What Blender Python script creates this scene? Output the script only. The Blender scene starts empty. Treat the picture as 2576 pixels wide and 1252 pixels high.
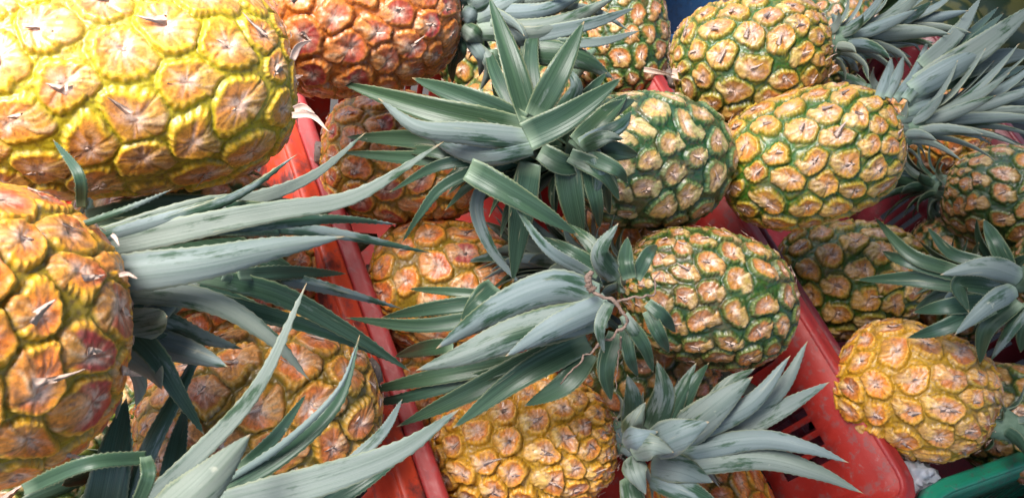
import bpy, math, random
import numpy as np
from mathutils import Vector, Matrix

# ------------------------------------------------------------------ camera, world, sun
sc = bpy.context.scene
F = 2230.0; CX, CY = 1288.0, 626.0          # focal length and centre, in units of a 2576 wide frame
TH = math.radians(55)
W = np.array([0, math.cos(TH), -math.sin(TH)])
U0 = np.array([0, math.sin(TH), math.cos(TH)]); R0 = np.array([1., 0, 0])
RR = .866 * R0 + .5 * U0; UU = -.5 * R0 + .866 * U0
D0 = .90
CAM = -W * D0
cam = bpy.data.cameras.new('camera'); camo = bpy.data.objects.new('camera', cam)
sc.collection.objects.link(camo); sc.camera = camo
camo.matrix_world = Matrix(((RR[0], UU[0], -W[0], CAM[0]), (RR[1], UU[1], -W[1], CAM[1]), (RR[2], UU[2], -W[2], CAM[2]), (0, 0, 0, 1)))
cam.sensor_fit = 'HORIZONTAL'; cam.sensor_width = 36; cam.lens = 36 * F / 2576.0
cam.clip_start = .02; cam.clip_end = 200
cam.dof.use_dof = True; cam.dof.focus_distance = .64; cam.dof.aperture_fstop = 16.0

SUN_IMG = -.14 * RR + .58 * UU - .95 * W
SUN = SUN_IMG / np.linalg.norm(SUN_IMG)
world = bpy.data.worlds.new("World"); sc.world = world; world.use_nodes = True
nt = world.node_tree; nt.nodes.clear()
sky = nt.nodes.new('ShaderNodeTexSky'); sky.sky_type = 'NISHITA'; sky.sun_disc = False
sky.sun_elevation = math.asin(SUN[2]); sky.sun_rotation = math.atan2(SUN[0], SUN[1])
sky.air_density = 1.0; sky.dust_density = 4.0; sky.ozone_density = 1.0
bg = nt.nodes.new('ShaderNodeBackground'); bg.inputs[1].default_value = .15
out = nt.nodes.new('ShaderNodeOutputWorld')
nt.links.new(sky.outputs[0], bg.inputs[0]); nt.links.new(bg.outputs[0], out.inputs[0])
sl = bpy.data.lights.new('sun', 'SUN'); sl.energy = 4.6; sl.angle = math.radians(38); sl.color = (1, .98, .95)
so = bpy.data.objects.new('sun', sl); sc.collection.objects.link(so)
so.rotation_euler = Vector(-SUN).to_track_quat('-Z', 'Y').to_euler()
vs = sc.view_settings; vs.view_transform = 'Standard'; vs.look = 'None'; vs.gamma = 1; vs.use_curve_mapping = False
vs.exposure = 1.2

# ------------------------------------------------------------------ helpers
def at(u, v, d):                                   # point seen at (u, v) at depth d metres
    return CAM + d * (W + RR * (u - CX) / F + UU * (CY - v) / F)
def on(u, v, z=0.):                                # point seen at (u, v) on the level z
    r = W + RR * (u - CX) / F + UU * (CY - v) / F
    return CAM + r * (z - CAM[2]) / r[2]
def unit(a): return a / np.linalg.norm(a)
def lin(c):
    c = np.array(c, float) / 255.; return np.where(c <= .04045, c / 12.92, ((c + .055) / 1.055) ** 2.4)
def sm(a, b, x):
    t = np.clip((x - a) / (b - a), 0, 1); return t * t * (3 - 2 * t)

_rs = np.random.RandomState(7); TAB = _rs.rand(32, 32, 32)
def vn(p, scale, seed=0):                          # value noise, 0..1
    q = p * scale + seed * 3.713 + 1000.
    i = np.floor(q).astype(int); f = q - i; f = f * f * (3 - 2 * f); i &= 31; j = (i + 1) & 31
    x0, y0, z0 = i[..., 0], i[..., 1], i[..., 2]; x1, y1, z1 = j[..., 0], j[..., 1], j[..., 2]
    fx, fy, fz = f[..., 0], f[..., 1], f[..., 2]
    a = TAB[x0, y0, z0] * (1 - fx) + TAB[x1, y0, z0] * fx; b = TAB[x0, y1, z0] * (1 - fx) + TAB[x1, y1, z0] * fx
    c = TAB[x0, y0, z1] * (1 - fx) + TAB[x1, y0, z1] * fx; d = TAB[x0, y1, z1] * (1 - fx) + TAB[x1, y1, z1] * fx
    return (a * (1 - fy) + b * fy) * (1 - fz) + (c * (1 - fy) + d * fy) * fz

def mesh_obj(name, verts, faces, mats, parent=None, origin=None, smooth=True, midx=None, attrs=None, uv=None):
    me = bpy.data.meshes.new(name)
    v = np.asarray(verts, dtype=np.float64)
    org = np.zeros(3) if origin is None else np.asarray(origin, float)
    v = v - org
    if isinstance(faces, np.ndarray) and faces.ndim == 2:
        k = faces.shape[1]; nf = len(faces)
        me.vertices.add(len(v)); me.vertices.foreach_set('co', v.astype(np.float32).ravel())
        me.loops.add(nf * k); me.loops.foreach_set('vertex_index', faces.astype(np.int32).ravel())
        me.polygons.add(nf); me.polygons.foreach_set('loop_start', np.arange(0, nf * k, k, dtype=np.int32))
        me.update(calc_edges=True)
    else:
        me.from_pydata([tuple(a) for a in v], [], [tuple(int(i) for i in f) for f in faces]); me.update()
    for m in (mats if isinstance(mats, (list, tuple)) else [mats]): me.materials.append(m)
    if midx is not None: me.polygons.foreach_set('material_index', np.asarray(midx, dtype=np.int32))
    if smooth: me.polygons.foreach_set('use_smooth', np.ones(len(me.polygons), dtype=bool))
    if attrs:
        for k, val in attrs.items():
            val = np.asarray(val, dtype=np.float32)
            if val.ndim == 2:
                a = me.attributes.new(k, 'FLOAT_COLOR', 'POINT'); a.data.foreach_set('color', np.c_[val, np.ones(len(val))].astype(np.float32).ravel())
            else:
                a = me.attributes.new(k, 'FLOAT', 'POINT'); a.data.foreach_set('value', val)
    if uv is not None:
        l = me.uv_layers.new(name='UVMap'); li = np.empty(len(me.loops), dtype=np.int32); me.loops.foreach_get('vertex_index', li)
        l.data.foreach_set('uv', np.asarray(uv, dtype=np.float32)[li].ravel())
    me.validate()
    o = bpy.data.objects.new(name, me); sc.collection.objects.link(o)
    if parent is not None: o.parent = parent
    else: o.location = Vector(org)
    return o
def tag(o, label=None, cat=None, group=None, kind=None):
    if label: o['label'] = label
    if cat: o['category'] = cat
    if group: o['group'] = group
    if kind: o['kind'] = kind
    return o
def empty(name, loc, **k):
    o = bpy.data.objects.new(name, None); o.empty_display_size = .02; o.location = Vector(loc); sc.collection.objects.link(o)
    return tag(o, **k)

# ------------------------------------------------------------------ materials
class NB:
    def __init__(s, name):
        s.m = bpy.data.materials.new(name); s.m.use_nodes = True; s.t = s.m.node_tree
        s.b = s.t.nodes['Principled BSDF']
    def n(s, typ, **k):
        a = s.t.nodes.new(typ)
        for kk, v in k.items():
            if kk.startswith('i_'): a.inputs[kk[2:].replace('_', ' ')].default_value = v
            else: setattr(a, kk, v)
        return a
    def l(s, a, b): s.t.links.new(a, b)
    def noise(s, vec, scale, detail=3, rough=.55):
        a = s.n('ShaderNodeTexNoise'); a.inputs['Scale'].default_value = scale; a.inputs['Detail'].default_value = detail
        a.inputs['Roughness'].default_value = rough
        if vec is not None: s.l(vec, a.inputs['Vector'])
        return a.outputs['Fac']
    def ramp(s, fac, stops):
        r = s.n('ShaderNodeValToRGB'); e = r.color_ramp.elements
        while len(e) < len(stops): e.new(.5)
        for q, (p, c) in zip(e, stops):
            q.position = p; q.color = (c, c, c, 1) if isinstance(c, (int, float)) else (*c, 1)
        s.l(fac, r.inputs[0]); return r.outputs[0]
    def mix(s, fac, a, b, mode='MIX'):
        x = s.n('ShaderNodeMix', data_type='RGBA', blend_type=mode)
        for sock, v in ((x.inputs[0], fac), (x.inputs[6], a), (x.inputs[7], b)):
            if hasattr(v, 'links'): s.l(v, sock)
            elif isinstance(v, (int, float)): sock.default_value = v
            else: sock.default_value = (*v, 1)
        return x.outputs[2]
    def math(s, op, a, b=0.):
        x = s.n('ShaderNodeMath', operation=op)
        for sock, v in ((x.inputs[0], a), (x.inputs[1], b)):
            if hasattr(v, 'links'): s.l(v, sock)
            else: sock.default_value = v
        return x.outputs[0]
    def bump(s, h, strength, dist=.001, prev=None):
        x = s.n('ShaderNodeBump'); x.inputs['Strength'].default_value = strength; x.inputs['Distance'].default_value = dist
        s.l(h, x.inputs['Height'])
        if prev is not None: s.l(prev, x.inputs['Normal'])
        return x.outputs[0]
    def coord(s, which='Object'): return s.n('ShaderNodeTexCoord').outputs[which]
    def mapping(s, vec, scale):
        m = s.n('ShaderNodeMapping'); m.inputs['Scale'].default_value = scale; s.l(vec, m.inputs['Vector']); return m.outputs[0]

def mat_fruit():
    b = NB('pineapple_skin'); co = b.coord()
    col = b.n('ShaderNodeAttribute', attribute_name='skin').outputs['Color']
    n1 = b.noise(co, 420, 4, .65); n2 = b.noise(co, 1500, 3, .7)
    c = b.mix(b.ramp(n1, [(.30, 0), (.68, 1)]), b.mix(1, col, (.70, .62, .58), 'MULTIPLY'), b.mix(1, col, (1.18, 1.16, 1.12), 'MULTIPLY'))
    c = b.mix(b.ramp(n2, [(.66, 0), (.76, .55)]), c, (.16, .07, .035))
    b.l(c, b.b.inputs['Base Color'])
    b.l(b.ramp(n1, [(.3, .30), (.7, .52)]), b.b.inputs['Roughness'])
    b.b.inputs['Coat Weight'].default_value = .35; b.b.inputs['Coat Roughness'].default_value = .18
    b.b.inputs['Specular IOR Level'].default_value = .5
    b.b.inputs['Subsurface Weight'].default_value = .06; b.b.inputs['Subsurface Radius'].default_value = (.004, .002, .001); b.b.inputs['Subsurface Scale'].default_value = .5
    nm = b.bump(n2, .35, .0004); nm = b.bump(n1, .5, .0009, nm); b.l(nm, b.b.inputs['Normal'])
    return b.m
def mat_dry(name='dry_bract', a=(.52, .35, .27), c2=(.74, .56, .46)):
    b = NB(name); n = b.noise(b.coord(), 600, 3)
    b.l(b.mix(n, a, c2), b.b.inputs['Base Color']); b.b.inputs['Roughness'].default_value = .6
    return b.m
def mat_leaf():
    b = NB('pineapple_leaf')
    uv = b.coord('UV')
    sep = b.n('ShaderNodeSeparateXYZ'); b.l(uv, sep.inputs[0])
    bl = b.n('ShaderNodeAttribute', attribute_name='bloom').outputs['Fac']
    sd = b.n('ShaderNodeAttribute', attribute_name='seed').outputs['Fac']
    tt = b.n('ShaderNodeAttribute', attribute_name='tpos').outputs['Fac']
    cmb = b.n('ShaderNodeCombineXYZ'); b.l(sep.outputs[0], cmb.inputs[0]); b.l(sep.outputs[1], cmb.inputs[1]); b.l(sd, cmb.inputs[2])
    v = cmb.outputs[0]
    blotch = b.noise(b.mapping(v, (26, 95, 17)), 1, 5, .62)      # waxy bloom rubbed off in flecks
    broad = b.noise(b.mapping(v, (9, 30, 11)), 1, 3, .5)
    vein = b.noise(b.mapping(v, (6, 1500, 9)), 1, 2, .5)
    veinb = b.noise(b.mapping(v, (5, 420, 9)), 1, 2, .5)
    grain = b.noise(b.mapping(v, (700, 900, 9)), 1, 2, .6)
    f = b.math('ADD', bl, b.math('MULTIPLY', b.math('SUBTRACT', blotch, .5), 1.7))
    f = b.math('ADD', f, b.math('MULTIPLY', b.math('SUBTRACT', broad, .5), .55))
    f = b.math('ADD', f, b.math('MULTIPLY', b.math('SUBTRACT', veinb, .5), .35))
    fac = b.ramp(f, [(.33, 0), (.50, 1)])
    green = b.mix(broad, (.018, .046, .032), (.046, .090, .055))
    green = b.mix(b.ramp(vein, [(.35, 0), (.7, .5)]), green, (.085, .16, .10))
    wax = b.mix(broad, (.140, .188, .190), (.258, .302, .300))
    c = b.mix(b.math('MULTIPLY', fac, .93), green, wax)
    c = b.mix(b.math('MULTIPLY', grain, .35), c, b.mix(1, c, (.60, .66, .64), 'MULTIPLY'))
    hue = b.noise(b.mapping(v, (.0, .0, 1.0)), 1.7, 2, .5)
    c = b.mix(b.ramp(hue, [(.42, 0), (.60, .55)]), c, b.mix(1, c, (1.18, 1.06, .74), 'MULTIPLY'))
    c = b.mix(b.ramp(hue, [(.40, .5), (.50, 0)]), c, b.mix(1, c, (.80, .90, 1.0), 'MULTIPLY'))
    c = b.mix(b.ramp(veinb, [(.38, .45), (.52, 0)]), c, b.mix(1, c, (.55, .66, .58), 'MULTIPLY'))
    dryf = b.noise(b.mapping(v, (14, 260, 5)), 1, 4, .6)
    c = b.mix(b.ramp(dryf, [(.66, 0), (.72, .5)]), c, (.40, .38, .24))
    edge = b.n('ShaderNodeAttribute', attribute_name='edge').outputs['Fac']
    c = b.mix(b.math('MULTIPLY', b.ramp(edge, [(.86, 0), (.985, 1)]), .45), c, (.34, .36, .20))
    scar = b.noise(b.mapping(v, (60, 60, 31)), 1, 3, .7)
    c = b.mix(b.ramp(scar, [(.70, 0), (.755, .55)]), c, (.46, .46, .36))
    c = b.mix(b.ramp(tt, [(.955, 0), (.99, .9)]), c, (.42, .30, .16))
    c = b.mix(b.ramp(tt, [(0, .55), (.12, 0)]), c, (.27, .36, .24))
    b.l(c, b.b.inputs['Base Color'])
    b.l(b.ramp(fac, [(0, .36), (1, .58)]), b.b.inputs['Roughness'])
    b.b.inputs['Specular IOR Level'].default_value = .35
    nm = b.bump(vein, .35, .0004); nm = b.bump(veinb, .4, .0010, nm); nm = b.bump(blotch, .15, .001, nm); b.l(nm, b.b.inputs['Normal'])
    return b.m
def mat_plastic(name, base, dark, scuff, stain=0., rough=.38):
    b = NB(name); co = b.coord()
    n = b.noise(co, 9, 4); n2 = b.noise(co, 70, 5, .7); n3 = b.noise(b.mapping(co, (40, 240, 240)), 1, 3, .6)
    c = b.mix(b.ramp(n, [(.3, 0), (.7, 1)]), base, dark)
    c = b.mix(b.ramp(n2, [(.54, 0), (.62, .7)]), c, scuff)
    c = b.mix(b.ramp(n3, [(.62, 0), (.75, .25)]), c, (.35, .28, .26))
    if stain: 
        n4 = b.noise(b.mapping(co, (1, 1, 1)), 22, 5, .65)
        c = b.mix(b.ramp(n4, [(.50, 0), (.60, stain)]), c, (.035, .022, .022))
    b.l(c, b.b.inputs['Base Color']); b.l(b.ramp(n2, [(.3, rough - .08), (.7, rough + .22)]), b.b.inputs['Roughness'])
    b.l(b.bump(n2, .12, .001, b.bump(b.noise(co, 500, 2), .15, .0004)), b.b.inputs['Normal'])
    return b.m
def mat_simple(name, c1, c2, scale, rough=.7, **k):
    b = NB(name); n = b.noise(b.coord(), scale, 4)
    b.l(b.mix(n, c1, c2), b.b.inputs['Base Color']); b.b.inputs['Roughness'].default_value = rough
    b.l(b.bump(n, .4, .004), b.b.inputs['Normal'])
    for kk, v in k.items(): b.b.inputs[kk].default_value = v
    return b.m

M_SKIN, M_DRY, M_LEAF = mat_fruit(), mat_dry(), mat_leaf()
M_STEM = mat_simple('stem_cork', (.07, .05, .04), (.24, .19, .16), 260)
M_CORE = mat_simple('crown_core', (.05, .11, .06), (.20, .28, .20), 120)
M_RED = mat_plastic('red_plastic', (.38, .024, .015), (.28, .018, .013), (.20, .075, .07), rough=.50)
M_PINK = mat_plastic('faded_red_plastic', (.34, .023, .019), (.26, .018, .018), (.26, .06, .06), rough=.5)
M_ORANGE = mat_plastic('orange_plastic', (.60, .060, .014), (.46, .034, .013), (.30, .05, .04), stain=.85)
M_MAROON = mat_plastic('dark_red_plastic', (.20, .020, .030), (.12, .014, .020), (.09, .03, .03))
M_GREEN = mat_plastic('green_plastic', (.010, .23, .125), (.008, .16, .10), (.07, .10, .08))
M_BLUE = mat_plastic('blue_plastic', (.02, .085, .20), (.015, .06, .15), (.03, .04, .06))
M_GROUND = mat_simple('dark_floor', (.020, .018, .018), (.05, .045, .042), 8)
M_TWIG = mat_simple('dry_root', (.10, .06, .045), (.36, .25, .19), 500)

# ------------------------------------------------------------------ the setting
g = 6.0
mesh_obj('ground', [(-g, -g, -.34), (g, -g, -.34), (g, g, -.34), (-g, g, -.34)], [(0, 1, 2, 3)], M_GROUND, smooth=False)['kind'] = 'structure'

# unseen sheet added overhead to dim the right; open edge left lets daylight in
def added_shade_sheet(x0=-.72, z=2.0):
    V = []; Fc = []; nx, ny = 12, 12
    for k in range(2):
        for i in range(nx):
            for j in range(ny):
                x = x0 + 5.0 * i / (nx - 1); y = -2.6 + 6 * j / (ny - 1)
                V.append((x, y, z + .10 * (x - x0) + .03 * math.sin(j * 2.1) + .004 * k))
    n = nx * ny
    for i in range(nx - 1):
        for j in range(ny - 1):
            a = i * ny + j; Fc.append((a, a + ny, a + ny + 1, a + 1)); Fc.append((n + a, n + a + 1, n + a + ny + 1, n + a + ny))
    return tag(mesh_obj('added_shade_sheet', V, Fc, mat_simple('shade_sheet_cloth', (.30, .31, .32), (.42, .43, .44), 5, .8)), 'pale cloth sheet added overhead, out of view, to shade the right side', 'added_shade_sheet')
added_shade_sheet()

# ------------------------------------------------------------------ crates
def crate(name, quad, label, mlip, mwall, lip=.018, depth=.29, inset=.05, rows=((.06, .135), (.16, .23)), rad=.022, pitch=.0172, slotw=.0105, floor=True, lipdrop=.016, group='stacked plastic market crates'):
    """quad: inner rim corners, level, in order round the rim"""
    quad = [np.array(q, float) for q in quad]
    cen = sum(quad) / 4
    pts = []; slot = []
    for k in range(4):
        a, b_, c = quad[k - 1], quad[k], quad[(k + 1) % 4]
        ia, ic = unit(a - b_), unit(c - b_)
        for j in range(5):                                       # rounded corner
            t = j / 4; p0 = b_ + ia * rad; p2 = b_ + ic * rad
            pts.append((1 - t) ** 2 * p0 + 2 * t * (1 - t) * b_ + t * t * p2); slot.append(False)
        s0 = b_ + ic * rad; s1 = c - ic * rad; Ls = np.linalg.norm(s1 - s0)
        n = int((Ls - .06) / pitch); x = (Ls - n * pitch) / 2
        first = True
        for j in range(n):
            u = x + j * pitch
            if (j % 9) == 8: continue
            pts.append(s0 + ic * u); slot.append(True)
            pts.append(s0 + ic * (u + slotw)); slot.append(False)
    pts = np.array(pts); N = len(pts)
    nxt = np.roll(pts, -1, 0); prv = np.roll(pts, 1, 0)
    tan = nxt - prv; tan /= np.linalg.norm(tan, axis=1)[:, None]
    outw = np.cross(tan, [0, 0, 1.]); s = np.sign(np.sum(outw * (pts - cen), 1)); outw *= np.sign(s.sum())
    root = empty(name, cen - np.array([0, 0, depth]), label=label, cat='crate', group=group)
    org = np.array(root.location)
    # lip: flat flange with a rolled inner edge and a skirt outside
    prof = [(.0, -.010), (0, -.003), (.0012, -.0006), (.003, 0), (lip * .45, .0003), (lip * .52, -.0012), (lip - .003, -.0012), (lip - .001, -.002), (lip, -.004), (lip, -lipdrop), (lip - .003, -lipdrop), (lip - .003, -.006), (.003, -.006), (.003, -.010)]
    rings = [pts + outw * o + np.array([0, 0, z]) for o, z in prof]
    V = np.concatenate(rings); Fc = []
    for r in range(len(prof)):
        r2 = (r + 1) % len(prof)
        for i in range(N): Fc.append((r * N + i, r * N + (i + 1) % N, r2 * N + (i + 1) % N, r2 * N + i))
    o = mesh_obj('rim', V, np.array(Fc), mlip, root, org)
    # walls with slots
    zs = [(0.004, .0), (.026, .0), (.029, .003)]
    last = .029
    for a, b_ in rows: zs += [(a, .003 + .0), (b_, .003)]
    zs.append((depth, .003))
    rings = []
    for z, o_ in zs: rings.append(pts - outw * (inset * z / depth + o_ * .8 - .0015) + np.array([0, 0, -z]))
    V = np.concatenate(rings); Fc = []
    rowidx = {3 + 2 * k for k in range(len(rows))}
    for r in range(len(zs) - 1):
        for i in range(N):
            if r in rowidx and slot[i]: continue
            Fc.append((r * N + i, r * N + (i + 1) % N, (r + 1) * N + (i + 1) % N, (r + 1) * N + i))
    w = mesh_obj('wall', V, np.array(Fc), mwall, root, org, smooth=False)
    md = w.modifiers.new('t', 'SOLIDIFY'); md.thickness = .0028; md.offset = 0
    if floor:
        ring = rings[-1] + np.array([0, 0, .004])
        f = mesh_obj('base', np.concatenate([ring, ring - np.array([0, 0, .003])]), [tuple(range(N)), tuple(range(2 * N - 1, N - 1, -1))], mwall, root, org, smooth=False)
    return root
def perp_quad(l0, l1, r0, r1, z=0.):
    """quad with the side r0..r1 exact, the other side on the line l0..l1 square to it"""
    a, b_ = on(*r0, z), on(*r1, z); p, q = on(*l0, z), on(*l1, z)
    d = unit(b_ - a); e = unit(q - p)
    def foot(c):
        t = np.dot(c - p, d) / np.dot(e, d); return p + e * t
    return [foot(a), a, b_, foot(b_)]

red = perp_quad((841, 445), (1127, 1234), (1523, 0), (2287, 1232))
crate('plastic_crate', red, 'red crate in the middle holding the pineapples, slots in its right wall', M_PINK, M_RED)
A1 = red[2] - red[1]
sw = unit(red[1] - red[0])
wR = np.linalg.norm(red[1] - red[0])
# orange crate to the left: its right rim butts against the red one
o1, o2 = on(741, 445), on(995, 1198)
eo = unit(o2 - o1); ra = o1 - eo * .25; rb = o1 + eo * .42
side = np.array([-eo[1], eo[0], 0.]); side *= np.sign(np.dot(side, -sw))
crate('plastic_crate', [ra + side * wR, ra, rb, rb + side * wR], 'orange red crate at left with black grime on its rim', M_ORANGE, M_ORANGE, lip=.0200)
# dark crate at right, lower
q = [p + sw * (np.linalg.norm(red[1] - red[0]) * 0 + .045) + np.array([0, 0, -.02]) for p in (on(1600, 124), red[2])]
d2 = unit(q[1] - q[0])
q0, q1 = q[0] + d2 * .02, q[1] + d2 * .10
crate('plastic_crate', [q0, q0 + sw * .50, q1 + sw * .50, q1], 'dark red crate with slotted wall at the far right', M_MAROON, M_MAROON, rows=((.03, .09), (.105, .165), (.18, .24)), slotw=.008, pitch=.0165)
# green crate, lower right
gz = .0
ga, gb = on(2330, 1262, gz), on(2640, 1150, gz)
ge = unit(gb - ga); gs = np.array([-ge[1], ge[0], 0]); gs *= np.sign(np.dot(gs, -d2)) * -1
gs = gs if np.dot(gs, d2) > 0 else -gs
gp = ga - ge * .01
crate('plastic_crate', [gp, gp + ge * .36, gp + ge * .36 + gs * .3, gp + gs * .3], 'green plastic crate, only its rim showing in the lower right corner', M_GREEN, M_GREEN, lip=.016, rad=.05)
# blue crate far behind
ba = q0 - d2 * .05; bq = [ba - d2 * .36, ba - d2 * .36 + sw * .36, ba + sw * .36, ba]
crate('plastic_crate', bq, 'blue crate behind the pineapples at the top', M_BLUE, M_BLUE, rows=())

# ------------------------------------------------------------------ pineapple bodies
PAL = {   # groove, rim, disc, centre, bract, red patch   (sRGB of the thing itself)
 'yellow': dict(groove=(186, 144, 30), rim=(236, 174, 44), disc=(232, 146, 56), centre=(222, 178, 152), bract=(226, 196, 104), red=(196, 110, 50)),
 'lemon': dict(groove=(178, 166, 30), rim=(232, 190, 44), disc=(232, 154, 62), centre=(230, 184, 158), bract=(226, 194, 96), red=(196, 118, 60)),
 'flame': dict(groove=(162, 140, 26), rim=(236, 176, 40), disc=(234, 134, 48), centre=(234, 164, 130), bract=(228, 168, 76), red=(196, 70, 66)),
 'orange': dict(groove=(140, 116, 28), rim=(226, 160, 48), disc=(226, 126, 50), centre=(222, 156, 126), bract=(218, 168, 100), red=(182, 72, 66)),
 'redor': dict(groove=(186, 104, 32), rim=(216, 130, 44), disc=(200, 100, 56), centre=(204, 140, 124), bract=(214, 150, 76), red=(172, 56, 56)),
 'green': dict(groove=(34, 74, 28), rim=(66, 104, 38), disc=(196, 124, 58), centre=(200, 158, 130), bract=(178, 164, 92), red=(160, 86, 44)),
 'mixed': dict(groove=(52, 104, 28), rim=(196, 164, 44), disc=(220, 148, 58), centre=(218, 176, 150), bract=(200, 184, 104), red=(180, 98, 42)),
 'pale': dict(groove=(28, 74, 38), rim=(62, 112, 62), disc=(196, 164, 104), centre=(214, 180, 154), bract=(168, 176, 112), red=(176, 120, 74)),
}
def profile(L, D, pe, tap, na):
    t = np.linspace(0, math.pi, 3000); c = np.cos(t)
    x = -np.sign(c) * np.abs(c) ** (2 / pe) * L / 2; r = np.abs(np.sin(t)) ** (2 / pe) * D / 2
    r = r * (1 - tap * x / (L / 2))
    S = np.r_[0, np.cumsum(np.hypot(np.diff(x), np.diff(r)))]
    s = np.linspace(0, S[-1], na)
    return s, np.interp(s, S, x), np.interp(s, S, r), S, x, r

def fruit(root, org, C, ax, L, D, seed, pal, K=13, pe=2.5, tap=.06, na=230, nb=300, gslope=.4, gbase=0., hgt=.17, spine=1., redp=.3, roll=None):
    rs = np.random.RandomState(seed); P = {k: lin(v) for k, v in PAL[pal].items()}
    s, x, r, S, xs, rr_ = profile(L, D, pe, tap, na)
    grow = 1.10 - .22 * S / S[-1]                                  # eyes get smaller towards the crown
    cl = 2 * math.pi * np.maximum(rr_, .42 * rr_.max()) / K
    Tt = np.r_[0, np.cumsum(np.diff(S) / (.88 * (cl * grow)[1:]))]
    ae, pe_ = [], []
    for i in range(-3, int(Tt[-1]) + 1):
        for j in range(K):
            t = i + .4 + 2 * (j + .5 * (i % 2)) / K
            if not (.15 < t < Tt[-1] - .1): continue
            a_ = np.interp(t, Tt, S)
            if np.interp(a_, S, rr_) < .16 * D: 
                if rs.rand() < .55: continue
            ae.append(a_); pe_.append((j + .5 * (i % 2)) / K * 2 * math.pi)
    ae = np.array(ae); pe_ = np.array(pe_); Ne = len(ae)
    c = 2 * math.pi * rr_.max() / K
    ce = np.interp(ae, S, cl * (grow ** .5))
    ae = ae + rs.randn(Ne) * .055 * ce; pe_ = (pe_ + rs.randn(Ne) * .055 * 2 * math.pi / K) % (2 * math.pi)
    re = np.interp(ae, S, rr_); xe = np.interp(ae, S, xs); ernd = rs.rand(Ne, 4)
    ph = np.arange(nb) / nb * 2 * math.pi
    Sg, Pg = np.meshgrid(s, ph, indexing='ij'); Rg = np.repeat(r[:, None], nb, 1); Xg = np.repeat(x[:, None], nb, 1)
    sv, pv, rv = Sg.ravel(), Pg.ravel(), Rg.ravel()
    p3 = np.stack([Xg.ravel(), rv * np.cos(pv), rv * np.sin(pv)], 1)
    wa = (vn(p3, 1.3 / c, seed) - .5) * .42 * c + (vn(p3, 4 / c, seed + 1) - .5) * .10 * c
    wb = (vn(p3, 1.3 / c, seed + 2) - .5) * .42 * c + (vn(p3, 4 / c, seed + 3) - .5) * .10 * c
    n = len(sv); d1 = np.empty(n); da = np.empty(n); db = np.empty(n); e = np.empty(n); idx = np.empty(n, int)
    for a in range(0, n, 12000):
        z = slice(a, min(n, a + 12000))
        DA = (sv[z] + wa[z])[:, None] - ae
        dp = (pv[z][:, None] - pe_ + math.pi) % (2 * math.pi) - math.pi
        DB = dp * (rv[z][:, None] + re) * .5 + wb[z][:, None]
        Q = (DA * 1.08) ** 2 + (DB * .95) ** 2
        k = np.argpartition(Q, 2, axis=1)[:, :3]; q = np.take_along_axis(Q, k, 1); o = np.argsort(q, 1); k = np.take_along_axis(k, o, 1)
        ar = np.arange(len(k)); i1 = k[:, 0]
        dd = []
        for m in (1, 2):
            i2 = k[:, m]; sep = np.hypot(DA[ar, i1] - DA[ar, i2], DB[ar, i1] - DB[ar, i2]) + 1e-9
            dd.append((Q[ar, i2] - Q[ar, i1]) / (2 * sep))
        e[z] = np.minimum(*dd); da[z] = DA[ar, i1]; db[z] = DB[ar, i1]; idx[z] = i1
    hc = .5 * ce[idx]; en = np.clip(e / hc, 0, 1.2)
    X = da / hc; Y = db / hc; R_ = ernd[idx]
    xc = X - .06
    psi = np.arctan2(Y, xc); crownside = sm(-.35, .55, np.cos(psi))
    ps = np.stack([np.cos(psi) * 2.2 + idx * 1.7, np.sin(psi) * 2.2, np.hypot(xc, Y) * .8], 1)
    spokes = vn(ps, 2.6, seed)
    scal = .5 + .5 * np.cos(psi * (17 + np.floor(R_[:, 0] * 6)) + R_[:, 1] * 6)
    med = vn(p3, 3.2 / c, seed + 5); fine = vn(p3, 9 / c, seed + 6); fine2 = vn(p3, 20 / c, seed + 9)
    lob = vn(np.stack([np.cos(psi) + idx * 3.1, np.sin(psi), R_[:, 3]], 1), 1.6, seed + 21)
    rho = np.hypot(xc, Y) / ({'green': .90, 'mixed': .93, 'pale': .90, 'yellow': .97, 'lemon': 1.0, 'flame': 1.02, 'orange': 1.0, 'redor': 1.02}[pal] + .22 * (lob - .5) + .035 * (scal - .5))
    disc = sm(1.02, .86, rho)
    bt = -X + .02; wbr = np.minimum(.05 + .85 * np.clip(bt, 0, 1.5), .66 * (1.75 - bt))
    bm = sm(-.05, .09, wbr - np.abs(Y)) * sm(0, .12, bt)
    streak = vn(np.stack([Y / (bt * .6 + .35) * 4.2 + idx * 2.3, bt * .7, R_[:, 2]], 1), 2.2, seed + 7)
    H = .64 * hgt * ce[idx] * (.8 + .4 * R_[:, 3])
    btn = sm(1.04, .80, rho)                                        # the round button of the eye
    btn = np.minimum(btn, sm(-.02, .14, en))
    web = sm(-.02, .22, en)
    h = H * (.30 * web + .62 * btn * (1 - bm) + bm * (.78 - .42 * np.clip(bt, 0, 1.3)) * sm(-.02, .10, en)
             + .30 * np.exp(-((rho - .80) / .12) ** 2) * (.25 + .75 * crownside) * (1 - bm * .8) * sm(0, .12, en)
             + .22 * (scal - .5) * np.exp(-((rho - .90) / .12) ** 2) * (1 - bm)
             - .10 * sm(.75, .2, rho) - .45 * np.exp(-(rho / .20) ** 2) - .22 * np.exp(-((rho - 1.02) / .07) ** 2) * (1 - bm)
             + .30 * bm * np.exp(-(Y / (wbr * .55 + .01)) ** 2) * sm(1.3, .3, bt)
             - .22 * np.exp(-((wbr - np.abs(Y)) / .06) ** 2) * sm(.15, .4, bt) * sm(1.5, 1.1, bt)
             + .24 * bm * (streak - .5) + .34 * (spokes - .5) * disc * sm(.05, .3, rho) + .46 * (med - .5) + .26 * (fine - .5))
    endf = sm(.0, .10, np.minimum(sv, S[-1] - sv) / S[-1])
    h *= (.35 + .65 * endf)
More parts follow.
